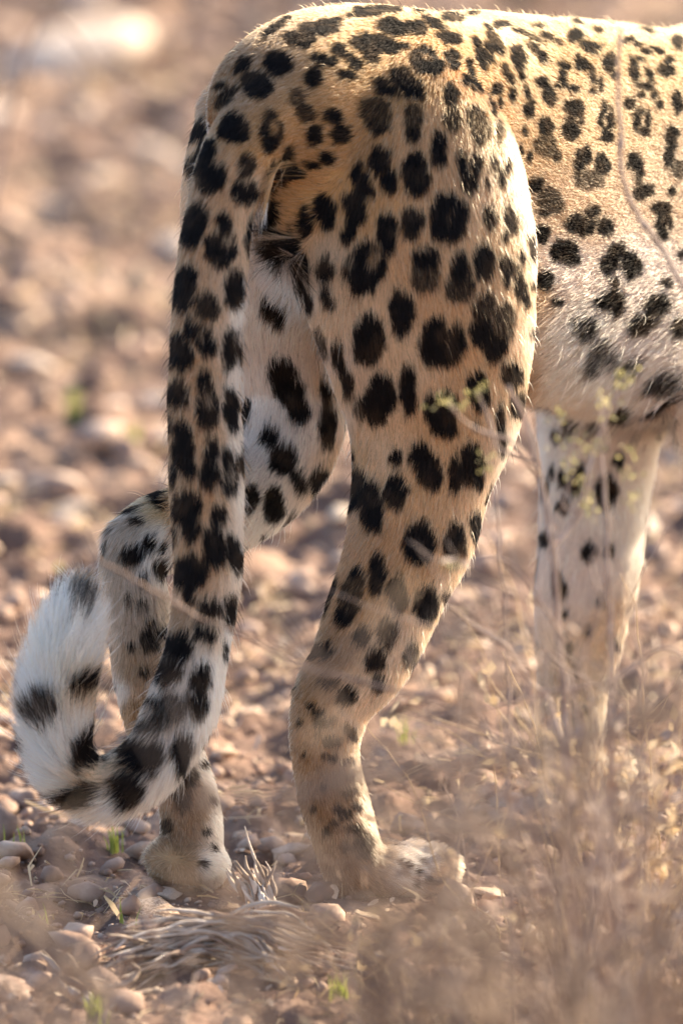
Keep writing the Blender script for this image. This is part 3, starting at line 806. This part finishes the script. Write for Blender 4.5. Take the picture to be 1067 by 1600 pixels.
Ln *= rng.uniform(.7, 1.2, NH)
stray = rng.random(NH) < np.where(isT, .02, .007)
Ln[stray] *= 1.35; lift[stray] += .5
# direction field with tufts
q = root
j1 = np.stack([fbm(q * 70, 2, 61), fbm(q * 70, 2, 62), fbm(q * 70, 2, 63)], -1)
j2 = np.stack([vnoise(q * 230, 64), vnoise(q * 230, 65), vnoise(q * 230, 66)], -1)
amp = np.where(isT, .38, np.where(hl == names.index('torso'), .16, .22))[:, None]
d = fd + j1 * amp + j2 * amp * .9 + rng.normal(size=(NH, 3)) * .10
d = unit(d - nrm * np.sum(d * nrm, 1, keepdims=True))
NP = 5
pts = np.zeros((NH, NP, 3)); cur = root - nrm * .001
pts[:, 0] = cur
for s in range(1, NP):
    k = lift * (1.5 - 1.05 * s / (NP - 1))
    step = unit(d + nrm * k[:, None] + np.array([0, 0, -1.]) * (np.where(flank | under, .10 + 14 * np.clip(Ln - .0085, 0, .03), .10))[:, None] * s / NP)
    cur = cur + step * (Ln / (NP - 1))[:, None]
    pts[:, s] = cur
pts[:, :, 2] = np.maximum(pts[:, :, 2], .001)
rv = rng.normal(size=NH)
hb_ = hbase * (1 + .13 * rv)[:, None]
mott = np.clip(fbm(root * 120, 2, 71), 0, 1)
tick = (rng.random(NH) < np.where(foot, .12 + .9 * mott, .10)) & (hbase[:, 2] < .45)      # darker guard hairs in the tan
hb_[tick] *= .55
pale = (rng.random(NH) < .16) & (hbase[:, 2] < .5)
hb_[pale] = hb_[pale] * .5 + np.array(CREAM) * .5
dk = np.clip(hdark + np.where((hdark > .02) & (hdark < .98), rng.normal(size=NH) * .22, 0), 0, 1)[:, None]
core = np.clip(fbm(root * 75, 2, 21) * 1.2 + rng.normal(size=NH) * .12, 0, .5)[:, None]
hc = hb_ * (1 - dk) ** 1.5 + (BLACK * (1 + .5 * rng.random((NH, 1))) + core * np.array([.075, .042, .02])) * dk
hc = np.clip(hc, .005, .92)
rad = np.array([1.0, 1.0, .85, .55, .12])[None, :] * np.where(isT | under | inner, .00016, .00018)[:, None] * rng.uniform(.75, 1.25, NH)[:, None]
parts = {'torso_fur': names.index('torso'), 'tail_fur': TAIL_ID, 'near_hind_leg_fur': names.index('rleg'), 'far_hind_leg_fur': names.index('lleg'),
         'far_front_leg_fur': names.index('fleg'), 'near_front_leg_fur': names.index('frleg')}
plab = {'tail_fur': 'long tail with rows of black spots and a fluffy white banded tip', 'far_hind_leg_fur': 'far hind leg with pale inner thigh and bent hock',
        'near_hind_leg_fur': 'near hind leg with solid black spots on a tan thigh'}
for nm, li in parts.items():
    sel = np.nonzero(hl == li)[0]
    cv = bpy.data.hair_curves.new(nm)
    cv.add_curves([NP] * len(sel))
    cv.attributes['position'].data.foreach_set('vector', pts[sel].astype(np.float32).ravel())
    ra = cv.attributes.get('radius') or cv.attributes.new('radius', 'FLOAT', 'POINT')
    ra.data.foreach_set('value', rad[sel].astype(np.float32).ravel())
    ac = cv.attributes.new('hcol', 'FLOAT_COLOR', 'CURVE')
    ac.data.foreach_set('color', np.concatenate([hc[sel], np.ones((len(sel), 1))], 1).astype(np.float32).ravel())
    cv.materials.append(m_fur)
    o = bpy.data.objects.new(nm, cv); COL.objects.link(o); adopt(o)
    if nm in plab: o['label'] = plab[nm]
# eyes, nose and claws
m_eye = noisy_mat('eye', [(.35, .28, .08), (.5, .4, .12)], 30, .1, 0)
m_nose = noisy_mat('nose', [(.25, .10, .09), (.35, .16, .14)], 30, .5, 0)
m_claw = noisy_mat('claw', [(.10, .07, .05), (.25, .2, .16)], 60, .3, 0)
for s in (-1, 1):
    e = MB(); ball(e, hp + lv * s * .042 + hv * .078 + np.array([0, 0, .022]), .013, .013, .013); adopt(e.build('eye', m_eye))
e = MB(); ball(e, hp + hv * .165 + np.array([0, 0, -.008]), .012, .016, .01, yaw); adopt(e.build('nose', m_nose))
for c in paw_tips:
    t_ = np.linspace(0, 1, 5)[:, None]
    pth = c + hv * (.015 + .011 * t_) + np.array([0, 0, 1.]) * (.002 - .008 * t_ ** 2)
    v_, f_ = tube(pth, np.linspace(.0022, .0004, 5), 6); e = MB(); e.add(v_, f_); adopt(e.build('claw', m_claw))

# ------------------------------------------------------------------ plants
def leaf_tri(mb, c, d, up, L_, w_):
    s = unit(np.cross(d, up)) * w_
    V = np.array([c, c + d * L_ * .5 + s, c + d * L_, c + d * L_ * .5 - s])
    mb.add(V, [(0, 1, 2, 3)])

def blade(mb, base, h, lean, width, n=5):
    t = np.linspace(0, 1, n)[:, None]
    side = unit(np.array([-lean[1], lean[0], 0]) + 1e-4)
    c = base + np.array([0, 0, 1.]) * h * (t - .35 * t ** 2 * np.hypot(*lean[:2]) / max(h, 1e-3)) + np.array([lean[0], lean[1], 0]) * t ** 2
    wv = width * (1 - t ** 1.5) + width * .05
    V = np.vstack([c - side * wv, c + side * wv])
    mb.add(V, [(i, i + 1, n + i + 1, n + i) for i in range(n - 1)])

def tuft(px, py, hpx, label, nb=16, mat=M_grass, spread=.35, width=.0009, cat='grass tuft', group=None):
    g = G(px, py); g[2] = gz(g[0], g[1])
    m = MB(); h = mlen(hpx, g[1])
    for k in range(nb):
        a = random.uniform(0, 6.28); l = random.uniform(.1, 1) * spread * h
        blade(m, np.array([random.gauss(0, .003), random.gauss(0, .003), 0]), h * random.uniform(.55, 1.05), (math.cos(a) * l, math.sin(a) * l), width * random.uniform(.7, 1.3))
    o = m.build('grass_tuft', mat); o.location = g
    return tag(o, label, cat, group)
tuft(180, 1335, 50, 'green grass tuft just below the curled tail', 20)
tuft(32, 1345, 46, 'sparse green grass blades at the left edge under the tail tip', 6)
tuft(195, 1455, 48, 'single upright green blades left of the grey root', 4)
tuft(70, 1460, 46, 'thin curved green blades near the lower left corner', 4)
tuft(632, 1150, 58, 'small green grass tuft beside the near hind leg', 14)
tuft(115, 690, 62, 'blurred bright green tuft on the ground behind the tail', 46, width=.0016)
tuft(205, 735, 40, 'smaller blurred green tuft right of the bright one behind the tail', 20, width=.0014)
tuft(95, 905, 34, 'faint green tuft above the white tail tip', 18, width=.0012)
tuft(415, 930, 44, 'pale yellow tuft showing between the two hind legs', 30, mat=M_straw, width=.0012)
tuft(475, 1450, 60, 'wiry yellow blades below the near hind leg', 7, mat=M_straw)
tuft(530, 1545, 60, 'yellow green tuft at the bottom centre', 26, width=.0012)
tuft(150, 1600, 70, 'low green tuft at the bottom left corner', 26, width=.0014)

def curve_pts(pxs, n=8):
    a = catmull(pxs, n)
    return P(a[:, 0], a[:, 1], a[:, 2])

def wobble(p, amp, f, seed):
    return p + amp * np.stack([fbm(p * f, 2, seed), fbm(p * f, 2, seed + 1), fbm(p * f, 2, seed + 2)], -1)

def root_down(nodes, gpx):
    """carry a stem on to the ground in one easy curve"""
    x, y, Y = nodes[0]; g = ground_end(gpx, Y)[0]; gp = proj(g[None])
    gxp, gyp = float(gp[0][0]), float(gp[1][0])
    return [(gxp, gyp + 4, Y), (gxp * .8 + x * .2 + (nodes[0][0] - nodes[1][0]) * .3, gyp * .6 + y * .4, Y)] + list(nodes)

def ground_end(px, Y):
    x = (px - W / 2) * KPX * (Y - CAM[1]) / FWD[1]
    return np.array([[x, Y, gz(x, Y) - .01]])

# leafy sprig in front of the far front leg
def shrub():
    root = bpy.data.objects.new('leafy_shrub', None); COL.objects.link(root)
    Y = -.68
    g = ground_end(880, Y)[0]; root.location = g
    tag(root, 'slender grey shrub with small yellow green leaves in front of the far front leg', 'shrub')
    def put(o): o.parent = root; o.matrix_parent_inverse = Matrix.Translation(-Vector(g)); return o
    stems = [([(885, 1200, Y), (868, 900, Y), (850, 790, Y), (838, 720, Y), (822, 660, Y + .01), (798, 600, Y)], 5.0),
             ([(840, 740, Y), (800, 690, Y - .02), (740, 665, Y - .03), (700, 635, Y - .05)], 2.6),
             ([(835, 720, Y), (780, 700, Y), (760, 640, Y), (748, 612, Y)], 2.4),
             ([(862, 860, Y), (905, 790, Y + .02), (920, 720, Y + .02), (955, 640, Y + .03), (985, 585, Y + .03)], 3.4),
             ([(905, 800, Y), (880, 790, Y), (900, 730, Y)], 2.2),
             ([(930, 700, Y), (948, 700, Y), (940, 620, Y)], 2.0),
             ([(955, 950, Y), (950, 850, Y), (940, 740, Y + .02), (938, 620, Y + .02)], 3.6),
             ([(885, 1000, Y), (800, 880, Y - .02), (730, 880, Y - .02), (700, 875, Y)], 2.2)]
    leaf_zones = [(751,610,12,9),(712,632,26,9),(690,628,10,8),(875,650,10,9),(895,685,26,14),(922,705,16,10),(938,620,12,14),(965,600,14,16),(985,585,12,12),(955,650,12,16),(892,725,8,10),(900,745,12,22),(912,775,10,18),(922,795,8,10),(938,690,10,12),(975,705,12,10),(980,745,12,12),(985,780,10,12),(700,885,10,8),(720,880,8,8),(757,730,9,12)]
    for q, (nodes, rp) in enumerate(stems):
        p = wobble(curve_pts(nodes), .004, 30, 10 + q)
        if q in (0, 6):
            p = np.vstack([ground_end(nodes[0][0] + 10, Y) + (0, 0, 0), p])
        v_, f_ = tube(p, np.linspace(mlen(rp * 1.3, Y), mlen(rp * .7, Y), len(p)), 7)
        m = MB(); m.add(v_, f_); put(m.build('stem', M_twig))
    ml = MB()
    for (x, y, rx, ry) in leaf_zones:
        for k in range(11):
            c = P(x + random.gauss(0, rx * .8), y + random.gauss(0, ry * .6), Y + random.uniform(-.012, .012))
            d_ = unit(np.array([random.gauss(0, 1), random.gauss(0, .6), random.gauss(.6, 1)])); up = unit(rng.normal(size=3))
            leaf_tri(ml, c, d_, up, random.uniform(.003, .006), random.uniform(.0009, .0018))
    o = put(ml.build('leaves', M_leaf, smooth=False)); o['kind'] = 'stuff'
shrub()

def stalk(nodes, r0, r1, name, label, cat='twig', mat=M_twig, ground=None, knots=0, group=None, side=()):
    if ground is not None: nodes = root_down(nodes, ground)
    p = wobble(wobble(curve_pts(nodes, 10), .004, 22, len(label)), .0012, 90, len(label) + 5)
    rr = np.linspace(mlen(r0, nodes[0][2]), mlen(r1, nodes[-1][2]), len(p))
    for k in range(knots):
        i = int((k + .6) / knots * (len(p) - 1)); rr[i] *= 1.7
    m = MB(); m.add(*tube(p, rr, 8))
    for s in side:
        q = curve_pts(s, 6); m.add(*tube(q, np.linspace(mlen(r1 * 1.1, s[0][2]), mlen(r1 * .4, s[0][2]), len(q)), 6))
    o = m.build(name, mat)
    return tag(o, label, cat, group)

stalk([(1180, 700, -.6), (1120, 530, -.6), (1062, 440, -.6), (1015, 365, -.6), (985, 310, -.6), (968, 240, -.6), (962, 150, -.6), (968, 80, -.6), (972, 45, -.6)], 6, 2.6, 'dry_stalk',
      'tall bent pinkish stalk with knots rising in front of the flank', 'stalk', ground=1260, knots=5)
stalk([(880, 1290, -1.10), (800, 1180, -1.00), (700, 1110, -0.92), (640, 1088, -0.88), (560, 1068, -0.84), (480, 1042, -0.82), (410, 1005, -0.80), (345, 978, -0.80), (290, 955, -0.80), (225, 915, -0.80), (190, 893, -0.80), (150, 868, -0.80), (135, 820, -0.80)], 4.2, 2.0, 'thin_branch',
      'thin bare branch crossing diagonally in front of the tail and near hock', 'branch', M_bark, ground=960, knots=6,
      side=([(480, 1042, -0.82), (455, 1015, -0.83), (420, 1000, -0.84)], [(640, 1088, -0.88), (600, 1095, -0.90), (560, 1120, -0.92)], [(290, 955, -0.80), (275, 935, -0.79), (240, 925, -0.78)]))
stalk([(870, 1130, -.6), (825, 1060, -.6), (790, 1010, -.62), (740, 975, -.62), (700, 945, -.64)], 4.5, 2.4, 'thin_branch', 'short grey branch pointing up towards the near thigh', 'branch', ground=900)
stalk([(795, 1050, -.5), (790, 960, -.5), (778, 860, -.5), (774, 760, -.5)], 3, 1.4, 'dry_stalk', 'upright brown stalk standing right of the near hind leg', 'stalk', ground=800)
stalk([(1067, 1030, -.65), (960, 1060, -.65), (860, 1080, -.65), (760, 1105, -.62), (650, 1120, -.6)], 3.4, 1.4, 'thin_branch', 'pale grey twig running level across the foot of the far front leg', 'branch', ground=1180)
stalk([(1000, 1080, -.8), (985, 950, -.8), (1010, 830, -.8), (1030, 740, -.8)], 3.4, 1.6, 'dry_stalk', 'pale upright stalk right of the far front leg', 'stalk', ground=1005)
stalk([(900, 1100, -.8), (850, 1000, -.8), (845, 900, -.8), (870, 800, -.8)], 3.4, 1.6, 'dry_stalk', 'curving pale stalk in front of the far front leg', 'stalk', ground=950)
stalk([(930, 1150, -.8), (905, 1040, -.8), (935, 950, -.8), (925, 880, -.8), (955, 830, -.8)], 3.6, 1.6, 'dry_stalk', 'forked pale stalk in front of the front paw', 'stalk', ground=940,
      side=([(935, 950, -.8), (960, 900, -.8), (1000, 870, -.8)], [(905, 1040, -.8), (870, 1010, -.8), (850, 960, -.8)]))
stalk([(60, 40, 2.2), (160, 110, 2.2), (250, 150, 2.2), (340, 180, 2.2)], 5, 2, 'thin_branch', 'blurred dark twig far behind, left of the rump', 'branch', ground=-10)
# fine dry grass around the lower right
for k in range(34):
    px = random.uniform(700, 1120); Y = random.uniform(-1.3, -.1)
    top = random.uniform(820, 1170); lean = random.uniform(-150, 150)
    b = top + random.uniform(120, 260)
    stalk([(px + lean * .45, b + 60, Y), (px + lean * .75, (b + top) / 2, Y), (px + lean * 1.25, top, Y)], 1.9, .7, 'dry_grass_stem', 'fine dry grass stem among the brush right of the near hind leg', 'grass stem', random.choice([M_straw, M_twig]), ground=px - lean * .2, group='fine dry grass stems')

# ------------------------------------------------------------------ dead wood
def strand_bundle(name, nodes, n, spread, r, label, mat=M_dead, twist=2.0, cat='dead wood'):
    p = curve_pts(nodes, 10); M_ = len(p)
    t = unit(np.gradient(p, axis=0)); a = unit(np.cross(t, FWD)); b = np.cross(t, a)
    m = MB(); mi_ = []; u_ = np.linspace(0, 1, M_)
    env = np.interp(u_, [0, .15, .8, 1], [.55, 1, 1, .35])
    for k in range(n):
        ph = random.uniform(0, 6.28); rr = math.sqrt(random.random()) * spread
        th = ph + twist * u_ + .4 * np.sin(u_ * 7 + ph)
        c = p + a * (np.cos(th) * rr * env)[:, None] + b * (np.sin(th) * rr * env * .7)[:, None]
        c = wobble(wobble(c, .009, 16, k * 3), .0025, 60, k)
        c = c + np.linspace(-1, 1, M_)[:, None] * rng.normal(size=3) * spread * .8
        s0 = random.uniform(0, .7); s1 = min(1, s0 + random.uniform(.2, .6))
        i0, i1 = int(s0 * M_), max(int(s1 * M_), int(s0 * M_) + 6)
        c = c[i0:i1]
        f0 = len(m.F)
        m.add(*tube(c, r * random.uniform(.5, 1.5) * np.sin(np.linspace(.25, 2.9, len(c))), 5, .6))
        mi_ += [random.choice((0, 0, 1, 1, 2))] * (len(m.F) - f0)
    o = m.build(name, mat); o.data.materials.append(M_dead_pale); o.data.materials.append(M_bark)
    o.data.polygons.foreach_set('material_index', mi_)
    return tag(o, label, cat)
strand_bundle('dead_root', [(130, 1535, -.34), (215, 1495, -.31), (300, 1475, -.29), (380, 1475, -.29), (440, 1490, -.30), (500, 1505, -.31)], 230, .019, .0016, 'grey fibrous weathered root lying across the lower left ground', cat='root')
strand_bundle('dead_stump', [(385, 1345, -.14), (400, 1385, -.15), (415, 1425, -.16), (455, 1450, -.17)], 60, .011, .0017, 'small upright splintered grey stump between the hind paws', twist=1, cat='stump')
strand_bundle('dead_root', [(60, 1480, -.4), (110, 1530, -.42), (150, 1590, -.44)], 12, .007, .0026, 'pale frayed root slanting down in the lower left corner', cat='root')
for i, (nd, lb) in enumerate((([(180, 1600, -.42), (175, 1545, -.40), (150, 1530, -.40), (90, 1545, -.40)], 'whitish twisted rootlet bent like a hook at the bottom left'),
                              ([(190, 1560, -.40), (250, 1545, -.38), (300, 1560, -.38), (365, 1570, -.38)], 'whitish rootlet lying level under the grey fibrous root'),
                              ([(130, 1540, -.4), (190, 1545, -.4), (215, 1520, -.39), (205, 1505, -.39)], 'short pale rootlet curling up at the lower left'),
                              ([(40, 1560, -.42), (80, 1585, -.42), (130, 1595, -.43)], 'short pale rootlet lying nearest the bottom left corner'))):
    stalk(nd, 6, 3, 'rootlet', lb, 'root', M_dead, knots=2)

# ------------------------------------------------------------------ foreground brush (out of focus)
def brush(x0, Y0, height, n, label, seed, spread=.30, leaves=260, lean=(0, 0), rr=.0016, mat=M_brush):
    r = random.Random(seed)
    root = bpy.data.objects.new('dry_bush', None); COL.objects.link(root)
    g = np.array([x0, Y0, gz(x0, Y0)]); root.location = g
    tag(root, label, 'bush', 'dry bushes in the foreground')
    ms = MB(); ml = MB()
    for k in range(n):
        a = r.uniform(0, 6.28); l = r.uniform(.15, 1) * spread; h = height * r.uniform(.55, 1.0)
        t = np.linspace(0, 1, 9)[:, None]
        p = np.array([r.gauss(0, .02), r.gauss(0, .02), -.01]) + np.array([0, 0, 1.]) * h * t ** .8 + np.array([math.cos(a) * l + lean[0], math.sin(a) * l + lean[1], 0]) * t ** 1.3
        p = wobble(p, .02, 9, seed * 31 + k)
        ms.add(*tube(p, np.linspace(rr * 1.4, rr * .4, 9), 5))
        for q in range(3):
            i = r.randrange(3, 8); e = p[i] + np.array([r.gauss(0, .06), r.gauss(0, .06), r.uniform(.0, .07)])
            c = np.linspace(p[i], e, 5); c = wobble(c, .01, 20, k + q)
            ms.add(*tube(c, np.linspace(rr * .7, rr * .3, 5), 4))
            for z in range(int(leaves / n / 3)):
                b_ = c[r.randrange(5)] + np.array([r.gauss(0, .004), r.gauss(0, .004), r.gauss(0, .004)])
                leaf_tri(ml, b_, unit(np.array([r.gauss(0, 1), r.gauss(0, 1), r.gauss(.3, 1)])), unit(np.array([r.gauss(0, 1), r.gauss(0, 1), r.gauss(0, 1)])), r.uniform(.008, .018), r.uniform(.002, .0045))
    o = ms.build('stems', mat, root); o['kind'] = 'stuff'
    if ml.n:
        o = ml.build('leaves', mat, root, smooth=False); o['kind'] = 'stuff'
    return root
brush(.15, -2.5, .66, 36, 'dense blurred dry bush filling the lower right in front of the paws', 1, spread=.22, leaves=250, rr=.0028)
brush(.03, -2.3, .56, 34, 'low blurred dry bush in front of the near hind paw', 2, spread=.20, leaves=180, rr=.0026, mat=M_brush_dark)
brush(-.15, -2.5, .53, 30, 'thin blurred dry bush at the lower left in front of the grey root', 3, spread=.20, leaves=500, rr=.0026)
brush(.19, -1.7, .42, 18, 'blurred dry bush at the lower right edge of the picture', 4, spread=.18, leaves=200, rr=.0022, mat=M_brush_dark)
brush(.17, -.9, .42, 30, 'paler dry bush close in front of the far front paw', 5, spread=.15, leaves=360, rr=.0011, mat=M_twig)
brush(.22, -.45, .26, 26, 'fine pale dry bush in front of the far front leg at the right edge', 6, spread=.13, leaves=360, rr=.0009, mat=M_straw)
brush(.15, -1.2, .27, 24, 'sprawling dry bush on the ground just below the near hind paw', 7, spread=.22, leaves=260, rr=.0013, mat=M_twig)
brush(-.14, -1.3, .24, 18, 'sprawling dry bush at the lower left over the pale rootlets', 8, spread=.24, leaves=150, rr=.0013, mat=M_twig)
brush(.05, -.75, .13, 14, 'low straw coloured bush just below the near hind paw', 9, spread=.12, leaves=120, rr=.0009, mat=M_straw)
brush(.20, -.7, .20, 20, 'tangled brown bush right of the near hind paw', 10, spread=.2, leaves=220, rr=.0012, mat=M_bark)
brush(-.22, -.8, .12, 14, 'low brown bush at the lower left edge', 11, spread=.14, leaves=120, rr=.0011, mat=M_bark)
rb = random.Random(77)
for k in range(16):                       # loose diagonal twigs, far in front of the focus
    x0 = rb.uniform(560, 1120); y0 = rb.uniform(1280, 1640); Y = rb.uniform(-1.9, -.9); dx = rb.uniform(-330, -120); dy = rb.uniform(-230, 60)
    stalk([(x0, y0, Y), (x0 + dx * .3, y0 + dy * .45, Y), (x0 + dx * .7, y0 + dy * .7, Y - .03), (x0 + dx, y0 + dy, Y - .05)], 4.2, 2.0, 'fallen_twig',
          'blurred dry twig tangled among the brush at the lower right', 'twig', rb.choice([M_bark, M_twig, M_brush_dark]), ground=x0 + 40, group='blurred dry twigs in the foreground')
stalk([(1150, 1100, -2.3), (1000, 1130, -2.3), (820, 1180, -2.3), (620, 1205, -2.3), (450, 1240, -2.3), (300, 1250, -2.3)], 16, 10, 'thin_branch', 'heavily blurred brown branch lying across the near shank from the right', 'branch', M_brush, ground=1200)
stalk([(-60, 1380, -2.4), (20, 1440, -2.4), (100, 1500, -2.4), (170, 1560, -2.4)], 18, 14, 'thin_branch', 'heavily blurred brown branch crossing the lower left corner', 'branch', M_brush, ground=-120)
